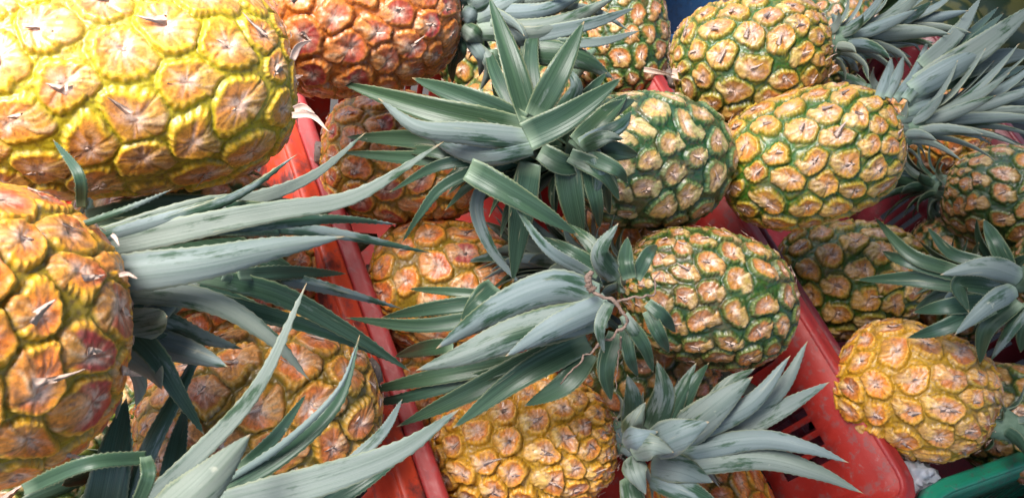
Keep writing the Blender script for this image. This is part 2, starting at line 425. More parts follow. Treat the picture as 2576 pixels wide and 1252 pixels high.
    nrm = np.stack([np.gradient(r, s) * -1, np.gradient(x, s)], 1); nrm /= np.linalg.norm(nrm, axis=1)[:, None] + 1e-12
    nx = np.repeat(nrm[:, 0][:, None], nb, 1).ravel(); nr = np.repeat(nrm[:, 1][:, None], nb, 1).ravel()
    lump = (vn(p3, 1 / (D * .55), seed + 8) - .5) * D * .05
    hh = h + lump - H.mean() * .75
    vl = p3 + np.stack([nx, nr * np.cos(pv), nr * np.sin(pv)], 1) * hh[:, None]
    # colour of the skin
    sn = sv / S[-1]
    G = np.clip(gbase + gslope * (sn - .35) + (vn(p3, 1 / (D * .4), seed + 11) - .5) * .7 + (R_[:, 1] - .5) * .25, 0, 1)[:, None]
    darkg = lin((38, 66, 28)); olive = lin((108, 98, 58))
    mix = lambda a, b_, t: a * (1 - t) + b_ * t
    c_rim = mix(P['rim'], lin((104, 130, 44)), G); c_gro = mix(P['groove'], darkg, np.clip(G * 1.1, 0, 1)); c_disc = mix(P['disc'], mix(P['disc'], olive, .75), G)
    yel = lin((222, 176, 56))
    c_disc = mix(c_disc, mix(c_disc, yel, .7), (sm(.35, .8, med) * .6)[:, None])
    c_disc = mix(c_disc, P['red'], (sm(.5, .75, vn(p3, 1.6 / c, seed + 12)) * redp * (.5 + R_[:, 2]))[:, None].clip(0, 1))
    col = c_disc
    col = col * (.80 + .42 * R_[:, 3] ** .8)[:, None]
    tt = sm(.62, .10, rho + (spokes - .5) * 1.1)[:, None]
    col = mix(col, P['centre'], tt * .62)
    col = mix(col, lin((132, 84, 64)), (sm(.62, .78, spokes) * sm(.95, .25, rho) * .5)[:, None])
    col = mix(col, lin((150, 120, 100)), (sm(.55, .75, fine) * sm(.3, .7, med) * .35 * disc)[:, None])
    ring = sm(.66, .80, rho) * (1 - bm)
    col = mix(col, c_rim, (ring * .9)[:, None])
    beads = sm(.45, .9, scal) * np.exp(-((rho - .90) / .10) ** 2) * (1 - bm)
    col = mix(col, mix(c_rim, lin((214, 208, 150)), .45), (beads * .6)[:, None])
    bc = mix(mix(P['bract'], P['disc'], .15 + .45 * R_[:, 0][:, None]), lin((234, 208, 170)), (sm(.54, .76, streak) * .6)[:, None])
    bc = mix(bc, lin((150, 108, 80)), (sm(.42, .24, streak) * .5)[:, None])
    bc = mix(bc, lin((228, 190, 164)), (sm(.55, .15, bt) * .5)[:, None])
    bc = bc * (.86 + .28 * R_[:, 1])[:, None]
    bc = mix(bc, mix(c_rim, c_gro, .15), (sm(.9, 1.4, bt) * .45)[:, None])
    col = mix(col, bc, (bm * .95)[:, None])
    col = mix(col, mix(c_gro, lin((120, 84, 52)), .5), (np.exp(-((wbr - np.abs(Y)) / .05) ** 2) * sm(.15, .4, bt) * .55)[:, None])
    webc = mix(c_gro, c_rim, (sm(.35, .7, med) * .45)[:, None])
    col = mix(col, webc, (sm(.88, 1.0, rho) * (1 - bm) * .92)[:, None])
    col = mix(col, c_gro * .75, (np.exp(-((rho - 1.0) / .07) ** 2) * (1 - bm) * .8)[:, None])
    col = mix(col, c_gro, (sm(.16, .03, en) * (1 - bm * .35))[:, None])
    star = sm(.55, .85, vn(np.stack([np.cos(psi) * 1.4 + idx * 5.1, np.sin(psi) * 1.4, R_[:, 0]], 1), 2.2, seed + 31) + .35 * sm(.55, .0, rho))
    col = mix(col, lin((232, 206, 190)), (star * sm(.62, .15, rho) * .8)[:, None])
    slit = np.exp(-((Y + (fine - .5) * .2) / .05) ** 2) * sm(.26, .12, np.abs(X - .10))
    col = mix(col, lin((84, 50, 36)), (slit * (R_[:, 2] > .35) * .75)[:, None])
    col = mix(col, lin((96, 62, 40)), (sm(.70, .85, fine2) * .5)[:, None])
    dirt = sm(.60, .78, vn(p3, 1 / (D * .22), seed + 40) * .6 + fine * .4)
    col = mix(col, lin((128, 84, 58)), (dirt * .28)[:, None])
    pol = sm(.045, .015, sv / S[-1])[:, None]; col = mix(col, lin((120, 92, 72)), pol)
    # faces
    i = np.arange(na - 1)[:, None]; j = np.arange(nb)[None, :]
    f = np.stack([i * nb + j, i * nb + (j + 1) % nb, (i + 1) * nb + (j + 1) % nb, (i + 1) * nb + j], -1).reshape(-1, 4)
    f = f[:, ::-1]
    # frame
    roll = rs.rand() * 6.28 if roll is None else roll
    b1 = unit(np.cross(ax, [.3, .2, .93])); b2 = np.cross(ax, b1)
    c1 = b1 * math.cos(roll) + b2 * math.sin(roll); c2 = np.cross(ax, c1)
    M = np.stack([ax, c1, c2], 0)
    vw = C + vl @ M
    # dry papery bract tips, one at the heart of each eye
    tv = []; tf = []; base = len(vw); tcol = []
    for k in range(Ne):
        if ernd[k, 0] > .93 * min(1, spine + .3) or re[k] < D * .08: continue
        sI = ae[k]; nI = np.array([np.interp(sI, s, nrm[:, 0]), np.interp(sI, s, nrm[:, 1])])
        cp, sp_ = math.cos(pe_[k]), math.sin(pe_[k])
        er = np.array([0, cp, sp_]); et = np.array([0, -sp_, cp]); N = nI[0] * np.array([1, 0, 0]) + nI[1] * er; T = np.cross(et, N); T = T if T[0] * nI[1] > -1e-6 else -T
        c_ = ce[k]; p = np.array([xe[k], re[k] * cp, re[k] * sp_]) + N * (hgt * c_ * .05)
        yaw = rs.randn() * .45; T2 = T * math.cos(yaw) + et * math.sin(yaw); Sd = np.cross(N, T2)
        big = rs.rand() < .22; ln = c_ * rs.uniform(.12, .30) * spine * (1.9 if big else 1); wd = c_ * rs.uniform(.05, .10); lift = rs.uniform(.0, .5 if big else .3); curl = rs.uniform(-.7, .7)
        nseg = 4; b0 = base + len(tv)
        for q in range(nseg + 1):
            t = q / nseg; pos = p - T2 * c_ * .12 + T2 * (ln + c_ * .12) * t + N * (ln * lift * t ** 1.5 + .0006) + Sd * curl * ln * t * t * .5
            wq = wd * (1 - t) ** .8 + .0002
            tw = rs.uniform(-.5, .5)
            tv += [pos - Sd * wq + N * wq * tw, pos + Sd * wq - N * wq * tw, pos - N * .0007 * (1 - t * .8)]
            tcol += [0] * 3
            if q:
                a0 = b0 + 3 * (q - 1); a1 = b0 + 3 * q
                tf += [(a0, a0 + 1, a1 + 1, a1), (a0 + 1, a0 + 2, a1 + 2, a1 + 1), (a0 + 2, a0, a1, a1 + 2)]
    tvw = C + np.array(tv) @ M
    faces = np.concatenate([f, np.array(tf)]); mi = np.r_[np.zeros(len(f), int), np.ones(len(tf), int)]
    colall = np.concatenate([col, np.tile(lin((190, 155, 135)), (len(tv), 1))])
    o = mesh_obj('fruit_body', np.concatenate([vw, tvw]), faces, [M_SKIN, M_DRY], root, org, midx=mi, attrs={'skin': np.clip(colall, 0, 1)})
    return M

# ------------------------------------------------------------------ leaves
def spline(pts, n):
    p = np.array(pts, float)
    if len(p) == 2: return p[0] + (p[1] - p[0]) * np.linspace(0, 1, n)[:, None]
    q = np.vstack([2 * p[0] - p[1], p, 2 * p[-1] - p[-2]]); o = []
    k = len(p) - 1
    seg = np.linalg.norm(np.diff(p, axis=0), axis=1); cs = np.r_[0, np.cumsum(seg)] / seg.sum()
    for t in np.linspace(0, 1, n):
        i = min(k - 1, max(0, np.searchsorted(cs, t, side='right') - 1)); u = (t - cs[i]) / (cs[i + 1] - cs[i])
        a, b_, c, d = q[i], q[i + 1], q[i + 2], q[i + 3]
        o.append(.5 * ((2 * b_) + (-a + c) * u + (2 * a - 5 * b_ + 4 * c - d) * u * u + (-a + 3 * b_ - 3 * c + d) * u ** 3))
    return np.array(o)
LSEED = [0]
def leaf(parent, org, pts, width, facing=None, mat=None, roll=0., cup=.3, bloom=.5, blunt=False, nl=72, teeth=.0005, twist=0., base_w=.75, name='leaf', keel=0.):
    """one leaf: a thick channelled blade along pts (world points)"""
    LSEED[0] += 1; rs = np.random.RandomState(LSEED[0])
    c = spline(pts, nl); L = np.linalg.norm(np.diff(c, axis=0), axis=1).sum()
    T = np.gradient(c, axis=0); T /= np.linalg.norm(T, axis=1)[:, None]
    N = (CAM - c) if facing is None else np.tile(facing, (nl, 1))
    N = N - T * np.sum(N * T, 1)[:, None]; N /= np.linalg.norm(N, axis=1)[:, None] + 1e-9
    B = np.cross(T, N)
    t = np.linspace(0, 1, nl)
    a = math.radians(roll) + math.radians(twist) * t + (rs.rand() - .5) * .25
    N2 = N * np.cos(a)[:, None] + B * np.sin(a)[:, None]; B2 = np.cross(T, N2)
    wv = rs.randn(3) * .03
    w = width / 2 * np.minimum(1, base_w + t * 1.0) * ((1 - .1 * t) if blunt else (1 - t ** 2.3) ** .95)
    w = w * (1 + .5 * wv[0] * np.sin(t * 9 + wv[1] * 40)) + .0001
    xs = np.array([-1, -.72, -.38, 0, .38, .72, 1.]); nx = len(xs)
    th = .0010 * np.array([.25, .6, .85, 1, .85, .6, .25])
    V = np.empty((nl, 2 * nx, 3)); UV = np.empty((nl, 2 * nx, 2)); ED = np.empty((nl, 2 * nx))
    tooth = (np.arange(nl) % 3 == 0) * teeth * rs.uniform(.3, 1.3, nl) * (t < .97) * (t > .12)
    ripple = .012 * np.sin(t * 14 + rs.rand() * 6)
    for k in range(nx):
        xk = xs[k]; ww = w + (tooth if abs(xk) == 1 else 0)
        prof = cup * (abs(xk) ** 1.4 - .35) * w + (ripple * w * xk * abs(xk)) - keel * abs(xk) * w
        base = c + B2 * (xk * ww)[:, None] + N2 * prof[:, None]
        off = th[k] * np.clip(w / .006, .25, 1)
        V[:, k] = base + N2 * off[:, None]; V[:, 2 * nx - 1 - k] = base - N2 * off[:, None]
        for kk in (k, 2 * nx - 1 - k):
            UV[:, kk, 0] = t * L; UV[:, kk, 1] = xk * w; ED[:, kk] = abs(xk)
    m = 2 * nx
    i = np.arange(nl - 1)[:, None]; j = np.arange(m)[None, :]
    f = np.stack([i * m + j, (i + 1) * m + j, (i + 1) * m + (j + 1) % m, i * m + (j + 1) % m], -1).reshape(-1, 4)
    caps = []
    for r in (0, nl - 1):
        for k in range(nx - 1):
            q = (r * m + k, r * m + k + 1, r * m + m - 2 - k, r * m + m - 1 - k); caps.append(q if r == 0 else q[::-1])
    f = np.concatenate([f, np.array(caps)])
    n = nl * m
    # silver wax is thicker on the underside
    under = np.zeros((nl, m)); under[:, nx:] = 1
    bl = np.clip(bloom + under * .25, 0, 1).ravel()
    return mesh_obj(name, V.reshape(-1, 3), f, mat or M_LEAF, parent, org, attrs={'bloom': bl, 'seed': np.full(n, rs.rand() * 7.), 'tpos': np.repeat(t * (.9 if blunt else 1), m), 'edge': ED.ravel()}, uv=UV.reshape(-1, 2))

TONE = {'s': (.60, -.42), 'd': (-.06, .40), 'g': (.10, .28), 'b': (.38, -.3), 'p': (.60, .12), 'k': (-.15, .3)}
def px(region):                                        # the six panels the photograph was studied in
    ox, oy = {0: (0, 0), 1: (0, 0), 2: (858.7, 0), 3: (1717.3, 0), 4: (0, 626), 5: (858.7, 626), 6: (1717.3, 626)}[region]
    s = 1. if region == 0 else .5
    return lambda p: (ox + p[0] * s, oy + p[1] * s)
def heroes(crown, org, region, d0, d1, rows, step=.0008):
    """rows: (points, full width, tone[, extra]); depths run from d0 at the root to d1 at the tip"""
    cv = px(region); s = 1. if region == 0 else .5
    for i, row in enumerate(rows):
        pts, w, tone = row[:3]; ex = dict(row[3]) if len(row) > 3 else {}
        a = ex.pop('d0', d0); b_ = ex.pop('d1', d1); bow = ex.pop('bow', .012); bl, cup = TONE[tone]
        n = len(pts); P = []
        for k, p in enumerate(pts):
            t = k / (n - 1); u, v = cv(p); P.append(at(u, v, a + (b_ - a) * t - bow * math.sin(math.pi * t) - step * i))
        wd = 1.05 * w * s * (a + b_) / 2 / F
        ex.setdefault('cup', cup); ex.setdefault('bloom', bl)
        leaf(crown, org, P, wd, **ex)

def crown_leaves(crown, org, C, ax, n, Lmin, Lmax, seed, tone='b', spread=1., rb=.016, height=.05, wid=.022, droop=.35, f0=0., f1=1., wmin=.6):
    rs = np.random.RandomState(seed); b1 = unit(np.cross(ax, [.2, .9, .3])); b2 = np.cross(ax, b1)
    bl, cup = TONE[tone]
    for i in range(n):
        f = f0 + (f1 - f0) * i / max(1, n - 1); an = i * 2.39996 + rs.randn() * .12
        er = b1 * math.cos(an) + b2 * math.sin(an)
        el = math.radians((95 - 83 * f ** .75) * spread) + rs.randn() * .07
        ln = (Lmin + (Lmax - Lmin) * math.sin(min(1, f * 1.25) * math.pi / 2)) * rs.uniform(.8, 1.12)
        d = ax * math.cos(el) + er * math.sin(el); el2 = el + droop * rs.uniform(.6, 1.6); d2 = ax * math.cos(el2) + er * math.sin(el2)
        p0 = C + ax * (height * f) + er * rb * (1 - .75 * f)
        e0 = el * .6; dd = ax * math.cos(e0) + er * math.sin(e0)
        p1 = p0 + dd * ln * .33; p2 = p1 + d * ln * .34; p3 = p2 + d2 * ln * .33
        leaf(crown, org, [p0, p1, p2, p3], wid * (wmin + (1 - wmin) * f) * rs.uniform(.85, 1.15), facing=unit(ax * 1.0 - er * .9), cup=abs(cup) + .12, bloom=bl + rs.randn() * .08, nl=28, teeth=.0004)

def core(root, org, C, ax, rb, h):
    b1 = unit(np.cross(ax, [.2, .9, .3])); b2 = np.cross(ax, b1); V = []; n = 14
    prof = [(-.012, .55), (0, 1.), (.25 * h, .9), (.6 * h, .6), (h, .12)]
    for z, r in prof:
        for k in range(n):
            a = k / n * 2 * math.pi; V.append(C + ax * z + (b1 * math.cos(a) + b2 * math.sin(a)) * rb * r)
    Fc = [(i * n + j, i * n + (j + 1) % n, (i + 1) * n + (j + 1) % n, (i + 1) * n + j) for i in range(len(prof) - 1) for j in range(n)]
    Fc += [tuple(range(n - 1, -1, -1)), tuple(range((len(prof) - 1) * n, len(prof) * n))]
    return mesh_obj('crown', V, Fc, M_CORE, root, org)

def stub(root, org, p, ax, r=.011, ln=.006, seed=1):
    rs = np.random.RandomState(seed); b1 = unit(np.cross(ax, [.2, .9, .3])); b2 = np.cross(ax, b1); V = []; n = 18; rows = [(-.01, 1.1), (.0, 1.15), (.3, 1.), (.75, .95), (1., .8), (.93, .4)]
    for z, q in rows:
        for k in range(n):
            a = k / n * 2 * math.pi; V.append(p - ax * z * ln + (b1 * math.cos(a) + b2 * math.sin(a)) * r * q * (1 + rs.randn() * .07) + ax * rs.randn() * .0007)
    Fc = [(i * n + j, i * n + (j + 1) % n, (i + 1) * n + (j + 1) % n, (i + 1) * n + j) for i in range(len(rows) - 1) for j in range(n)]
    Fc += [tuple(range((len(rows) - 1) * n, len(rows) * n))]
    mesh_obj('stem', V, Fc, M_STEM, root, org)

GRP = 'whole pineapples heaped in the crates'
def pineapple(label, u, v, Dpx, D, phi, tau, L, seed, pal, stem=True, **k):
    d = F * D / Dpx; C = at(u, v, d); ray = unit(C - CAM)
    fwd = ray; rt = unit(RR - ray * np.dot(RR, ray)); up = np.cross(rt, fwd); up = up if np.dot(up, UU) > 0 else -up
    ph, ta = math.radians(phi), math.radians(tau)
    ax = unit((rt * math.cos(ph) + up * math.sin(ph)) * math.cos(ta) + fwd * math.sin(ta))
    org = C - ax * L / 2
    root = empty('pineapple', org, label=label, cat='pineapple', group=GRP)
    fruit(root, org, C, ax, L, D, seed, pal, **k)
    if stem: stub(root, org, C - ax * (L / 2 - .002), -ax * -1, seed=seed)
    top = C + ax * (L / 2 - .006)
    cr = core(root, org, top, ax, .017 * D / .13, .05)
    print('%-34s depth %.3f z %.3f top %s' % (label[:34], d, C[2], np.round(C + ax * L / 2, 3)))
    return dict(root=root, org=org, C=C, ax=ax, top=top, crown=cr, d=d, L=L)

def pc(p, *a, **k): crown_leaves(p['crown'], p['org'], p['top'], p['ax'], *a, **k)
def hr(p, *a, **k): heroes(p['crown'], p['org'], *a, **k)

p1 = pineapple('big bright yellow pineapple in the top left corner, lying on its side', 297, 205, 575, .155, 184, 0, .235, 11, 'lemon', K=13, pe=3.0, tap=.02, na=380, nb=470, gslope=.8, gbase=-.30, hgt=.115, redp=.15, stem=False)
p3 = pineapple('nearest pineapple in the lower left corner, orange with long grey leaves', -262, 838, 818, .16, 0, 20, .20, 13, 'flame', K=15, pe=3.3, tap=-.05, na=350, nb=440, gslope=.3, gbase=-.20, hgt=.17, redp=.9, stem=False)
p2 = pineapple('red orange pineapple at the top edge, right of the big yellow one', 895, 30, 400, .135, 3, 0, .18, 12, 'redor', K=14, pe=2.9, gslope=0, gbase=-.6, hgt=.19, redp=1.)
p4 = pineapple('orange pineapple under the long leaves at the bottom left', 655, 1035, 450, .138, 200, 0, .185, 14, 'orange', K=12, pe=2.6, na=280, nb=360, gslope=.2, gbase=.12, hgt=.20)
p4b = pineapple('shaded green pineapple under the nearest one at the lower left', 330, 1010, 350, .15, 170, 0, .17, 15, 'green', K=13, gbase=.6)
p6 = pineapple('dull orange pineapple in the red crate by the top of its left rim', 1020, 400, 322, .13, -4, 5, .172, 16, 'orange', K=12, gslope=.2, gbase=-.1, redp=.9)
p7 = pineapple('orange pineapple in the red crate below the dull one, half under leaves', 1140, 722, 325, .132, -8, 0, .172, 17, 'orange', K=12, gslope=.7, gbase=-.1, redp=.8)
p8 = pineapple('pale green pineapple in the middle, its crown fanned out to the left', 1628, 405, 336, .13, 176, -42, .175, 18, 'pale', K=12, gslope=.6, gbase=-.1, hgt=.15)
p9 = pineapple('dark green rimmed pineapple right of centre with a root over its crown', 1775, 745, 340, .128, 165, -18, .170, 19, 'green', K=14, gslope=.4, gbase=.12, hgt=.21, pe=2.4)
p10 = pineapple('golden yellow pineapple at the bottom centre with its crown to the right', 1318, 1122, 345, .132, 5, 0, .185, 20, 'yellow', K=14, gslope=.35, gbase=-.2, hgt=.36, redp=.7)
p11 = pineapple('brown pineapple deep in the red crate at the bottom, under a grey crown', 1790, 1290, 300, .13, 110, 0, .17, 21, 'orange', K=13, gbase=.2)
p12 = pineapple('green and brown pineapple standing at the top, left of the blue crate', 1555, 78, 248, .125, 98, 8, .175, 22, 'green', K=14, gslope=.5, gbase=.1)
p13 = pineapple('green gold pineapple near the top right, right of the blue crate', 1888, 152, 318, .135, 13, 5, .170, 23, 'mixed', K=13, gslope=.3, gbase=.32, hgt=.22)
p14 = pineapple('golden pineapple leaning over the right end of the red crate, stalk showing', 2034, 392, 330, .133, 16, 4, .182, 24, 'mixed', K=13, gslope=.35, gbase=.08, hgt=.21)
p15 = pineapple('green and yellow pineapple just below the leaning golden one', 2135, 705, 292, .145, 2, 8, .19, 25, 'mixed', K=13, gslope=1.1, gbase=.15, hgt=.22)
p16 = pineapple('golden pineapple beside the right rim, above the green crate', 2300, 985, 325, .138, -22, 2, .165, 26, 'yellow', K=12, gslope=.9, gbase=-.15, hgt=.20, redp=.8)
p17 = pineapple('dull green pineapple at the right edge with its crown to the left', 2548, 505, 265, .13, 168, -5, .165, 27, 'green', K=13, gslope=.2, gbase=.25)
p18 = pineapple('pineapple mostly past the right edge, grey crown facing the viewer', 2735, 700, 290, .13, 180, -38, .165, 28, 'green', K=13, na=120, nb=160)
p19 = pineapple('small looking green pineapple in the shade by the lower right edge', 2572, 1068, 285, .13, 165, 0, .165, 29, 'green', K=13, gbase=.35)
p20 = pineapple('brown pineapple behind the crown of the leaning golden one', 2345, 315, 225, .125, 150, 0, .150, 30, 'orange', K=14, gbase=.15)
p21 = pineapple('half hidden green pineapple at the top edge behind the others', 2078, 102, 215, .125, 60, 10, .165, 31, 'green', K=14, na=120, nb=160)
p5 = pineapple('pineapple below the bottom left edge, only its long grey leaves showing', 130, 1640, 560, .14, 62, 0, .18, 32, 'orange', na=120, nb=160)
f1 = pineapple('dark pineapple deep in the orange crate, seen between long grey leaves', 640, 700, 330, .13, 20, 0, .17, 41, 'orange', K=13, na=160, nb=200)
f2 = pineapple('dark pineapple deep in the red crate between the two fanned crowns', 1530, 640, 290, .13, 60, 0, .17, 42, 'orange', K=13, na=160, nb=200)
f3 = pineapple('dark pineapple deep in the red crate under the dark rimmed one', 1620, 930, 290, .13, -10, 0, .17, 43, 'green', K=13, na=160, nb=200)
f4 = pineapple('dark pineapple deep in the red crate left of the golden bottom one', 1060, 930, 300, .13, 30, 0, .17, 44, 'orange', K=13, na=160, nb=200)
f5 = pineapple('dark pineapple deep in the red crate below the red orange one', 1290, 300, 270, .13, 40, 0, .17, 45, 'green', K=13, na=160, nb=200)
f7 = pineapple('dark pineapple low in the orange crate below the big yellow one', 450, 590, 390, .13, 10, 0, .17, 47, 'green', K=13, na=160, nb=200)
f8 = pineapple('dark pineapple low in the orange crate at the bottom left corner', 190, 1260, 420, .13, 10, 0, .17, 48, 'green', K=13, gbase=.6, na=160, nb=200)
f9 = pineapple('dark pineapple at the top behind the silver crown of the red orange one', 1255, 110, 262, .13, 30, 0, .17, 49, 'green', K=13, gbase=.3, na=160, nb=200)
f6 = pineapple('dark pineapple low in the right crate between the green ones', 2400, 700, 250, .13, 100, 0, .17, 46, 'green', K=13, na=160, nb=200)
pc(p1, 26, .05, .12, 301, tone='b')

# ---- crown of the nearest pineapple (3)
pc(p3, 16, .03, .07, 303, tone='b', spread=1.0, wid=.030, f1=.5)
hr(p3, 0, .53, .60, [
 (((200, 600), (430, 590), (640, 640), (760, 690)), 90, 'k', dict(d0=.60, d1=.68)),
 (((200, 700), (420, 720), (600, 770), (760, 830)), 90, 'k', dict(d0=.60, d1=.66)),
 (((220, 560), (400, 530), (560, 520), (730, 500)), 80, 'k', dict(d0=.60, d1=.68)),
 (((470, 545), (620, 548), (700, 552)), 86, 'd', dict(blunt=True, d0=.55, d1=.57)),
 (((500, 585), (760, 555), (880, 552), (998, 564)), 27, 'b', dict(d1=.64)),
 (((380, 560), (640, 566), (860, 590), (1088, 637)), 36, 'b', dict(d1=.66)),
 (((600, 690), (740, 685), (870, 688)), 34, 'k', dict(d1=.66)),
 (((560, 690), (760, 710), (1010, 775)), 36, 'b', dict(d1=.68)),
 (((360, 735), (600, 770), (860, 850), (1000, 915)), 38, 'd', dict(d1=.64)),
 (((500, 690), (700, 740), (870, 830), (1035, 935)), 50, 'g', dict(d1=.63)),
 (((180, 620), (450, 578), (590, 575), (700, 590)), 75, 'b', {}),
 (((120, 640), (480, 525), (640, 500), (790, 440), (922, 332)), 44, 'p', dict(d1=.62)),
 (((130, 650), (540, 560), (700, 530), (900, 490), (1117, 356)), 60, 'p', dict(d1=.58)),
 (((110, 640), (430, 548), (600, 490), (748, 388)), 36, 'b', dict(d1=.57)),
 (((110, 600), (330, 520), (432, 477)), 16, 'b', dict(d1=.50, d0=.48)),
 (((180, 750), (390, 800), (500, 845), (612, 878)), 60, 'b', {}),
 (((240, 790), (400, 850), (450, 898)), 40, 'g', dict(d1=.58)),
 (((180, 720), (500, 750), (670, 840), (780, 957)), 62, 's', dict(d1=.57)),
 (((200, 740), (370, 870), (450, 990), (515, 1095)), 58, 'g', dict(d1=.56)),
 (((180, 700), (480, 665), (680, 625), (868, 595)), 92, 's', dict(d0=.50, d1=.55)),
 (((205, 520), (198, 440), (134, 352)), 26, 'k', dict(d0=.50, d1=.50)),
])
# ---- long leaves from the pineapple below the frame (5)
hr(p5, 0, .50, .52, [
 (((250, 1330), (280, 1180), (318, 1000)), 105, 'k', dict(d0=.56, d1=.56)),
 (((420, 1280), (440, 1150), (470, 1010)), 58, 'k', dict(d0=.58, d1=.60)),
 (((310, 1300), (380, 1120), (450, 985), (532, 821)), 46, 'b', dict(d0=.56, d1=.58)),
 (((770, 1290), (930, 1190), (1060, 1095)), 60, 'k', dict(d0=.55, d1=.58)),
 (((600, 1180), (690, 1100), (770, 991)), 30, 'd', dict(d1=.56)),
 (((540, 1250), (720, 1140), (850, 1010), (905, 842)), 40, 'g', dict(d1=.54)),
 (((560, 1215), (720, 1110), (850, 980), (900, 860)), 18, 's', dict(d1=.52)),
 (((860, 1180), (960, 1090), (1012, 1003)), 28, 'p', dict(d1=.54)),
 (((330, 1290), (490, 1150), (650, 970), (772, 711)), 46, 'p', dict(d1=.50)),
 (((520, 1280), (780, 1215), (1000, 1135), (1158, 1027)), 82, 'p', dict(d1=.52)),
 (((380, 1330), (510, 1220), (630, 1091)), 118, 's', dict(d0=.44, d1=.46, cup=-.5)),
 (((60, 1230), (220, 1165), (367, 1150)), 34, 'k', dict(d0=.44, d1=.45, blunt=True)),
 (((366, 1148), (372, 1200), (335, 1290)), 32, 'g', dict(d0=.45, d1=.45, blunt=True)),
])
# ---- crown of the red orange pineapple (2)
pc(p2, 12, .045, .10, 302, tone='b', wid=.018)
hr(p2, 2, .76, .78, [
 (((590, 170), (610, 260), (575, 330)), 44, 'b', {}),
 (((620, 200), (560, 320), (560, 420)), 50, 'd', dict(d0=.82, d1=.86)),
 (((760, 250), (790, 420), (818, 505)), 60, 'b', {}),
 (((680, 230), (745, 330), (700, 455)), 62, 's', {}),
 (((630, 190), (705, 290), (695, 385)), 66, 's', {}),
 (((720, -60), (650, -20), (800, -90)), 100, 'b', {}),
 (((900, 250), (1180, 290), (1370, 395)), 130, 'b', {}),
 (((1000, 220), (1300, 210), (1505, 155)), 52, 'p', {}),
 (((880, 200), (1250, 120), (1480, 40)), 74, 'p', {}),
 (((680, 160), (1050, 140), (1390, -20)), 115, 's', {}),
 (((690, 80), (1000, 60), (1230, -30)), 100, 's', {}),
 (((680, 100), (830, 30), (1020, -90)), 110, 's', {}),
 (((750, 120), (860, 110), (940, 28)), 90, 's', {}),
 (((820, 110), (900, 190), (935, 285)), 92, 's', {}),
 (((610, 140), (670, 180), (712, 240)), 92, 's', {}),
 (((610, 60), (660, 80), (718, 112)), 95, 's', {}),
 (((640, 30), (720, -10), (820, -80)), 95, 's', {}),
])
# ---- crown of the pale green pineapple (8)
pc(p8, 44, .04, .095, 308, tone='d', wid=.026, spread=.95, height=.06)
hr(p8, 2, .725, .745, [
 (((650, 790), (350, 795), (-10, 765)), 74, 'd', dict(d1=.78)),
 (((700, 740), (350, 700), (20, 690)), 100, 'd', dict(d1=.78)),
 (((620, 800), (430, 760), (262, 753)), 60, 'g', dict(d1=.76)),
 (((720, 900), (680, 1060), (760, 1260), (905, 1435)), 66, 'p', dict(d0=.77, d1=.79)),
 (((980, 560), (950, 300), (985, 60)), 90, 'g', dict(d1=.78)),
 (((870, 560), (780, 380), (718, 190)), 70, 'g', dict(d1=.78)),
 (((760, 820), (520, 930), (400, 1070), (302, 1225)), 56, 'g', dict(d1=.74)),
 (((800, 800), (500, 830), (240, 968)), 62, 'd', dict(d1=.74)),
 (((1080, 600), (1180, 450), (1130, 330)), 90, 'b', dict(d0=.76)),
 (((1180, 560), (1260, 450), (1335, 365)), 70, 'g', dict(d0=.76)),
 (((950, 820), (910, 1050), (862, 1420)), 135, 'g', dict(d1=.78)),
 (((1130, 790), (1160, 1000), (1212, 1240)), 135, 'g', dict(d1=.76)),
 (((1230, 800), (1280, 1000), (1300, 1150)), 80, 'd', dict(d1=.76)),
 (((1330, 800), (1330, 950), (1350, 1080)), 60, 'd', dict(d1=.78)),
 (((1000, 760), (1130, 830), (1275, 805)), 110, 'd', {}),
 (((1250, 740), (1380, 760), (1495, 780)), 100, 'd', {}),
 (((1180, 720), (1310, 600), (1440, 470)), 110, 'd', dict(d1=.74)),
 (((1220, 650), (1350, 560), (1480, 500)), 90, 'g', dict(d1=.75)),
 (((1150, 780), (1320, 870), (1400, 1010)), 90, 'd', dict(d1=.74)),
 (((1240, 700), (1290, 860), (1280, 1000)), 80, 'b', dict(d1=.74)),
 (((1200, 730), (1390, 640), (1460, 560)), 90, 'b', dict(d1=.73)),
 (((1230, 780), (1380, 850), (1440, 920)), 80, 'g', dict(d1=.73)),
 (((1210, 740), (1330, 690), (1420, 700)), 80, 'b', dict(d1=.72)),
 (((920, 620), (640, 500), (355, 392)), 128, 'd', {}),
 (((925, 650), (480, 560), (-15, 412)), 140, 'd', {}),
 (((940, 610), (860, 330), (742, -20)), 128, 'd', dict(roll=18)),
 (((970, 590), (1090, 370), (1222, 108)), 130, 'g', dict(d1=.72)),
 (((960, 720), (720, 760), (560, 730), (422, 665)), 150, 's', {}),
 (((955, 700), (620, 670), (380, 640), (185, 495)), 120, 's', dict(d1=.70)),
 (((640, 850), (800, 940), (1000, 1060), (1195, 1185)), 120, 'g', dict(d0=.71, d1=.72, base_w=.9)),
 (((930, 690), (1150, 580), (1412, 392)), 140, 'd', dict(d0=.70, d1=.70, base_w=1., bow=.006)),
])
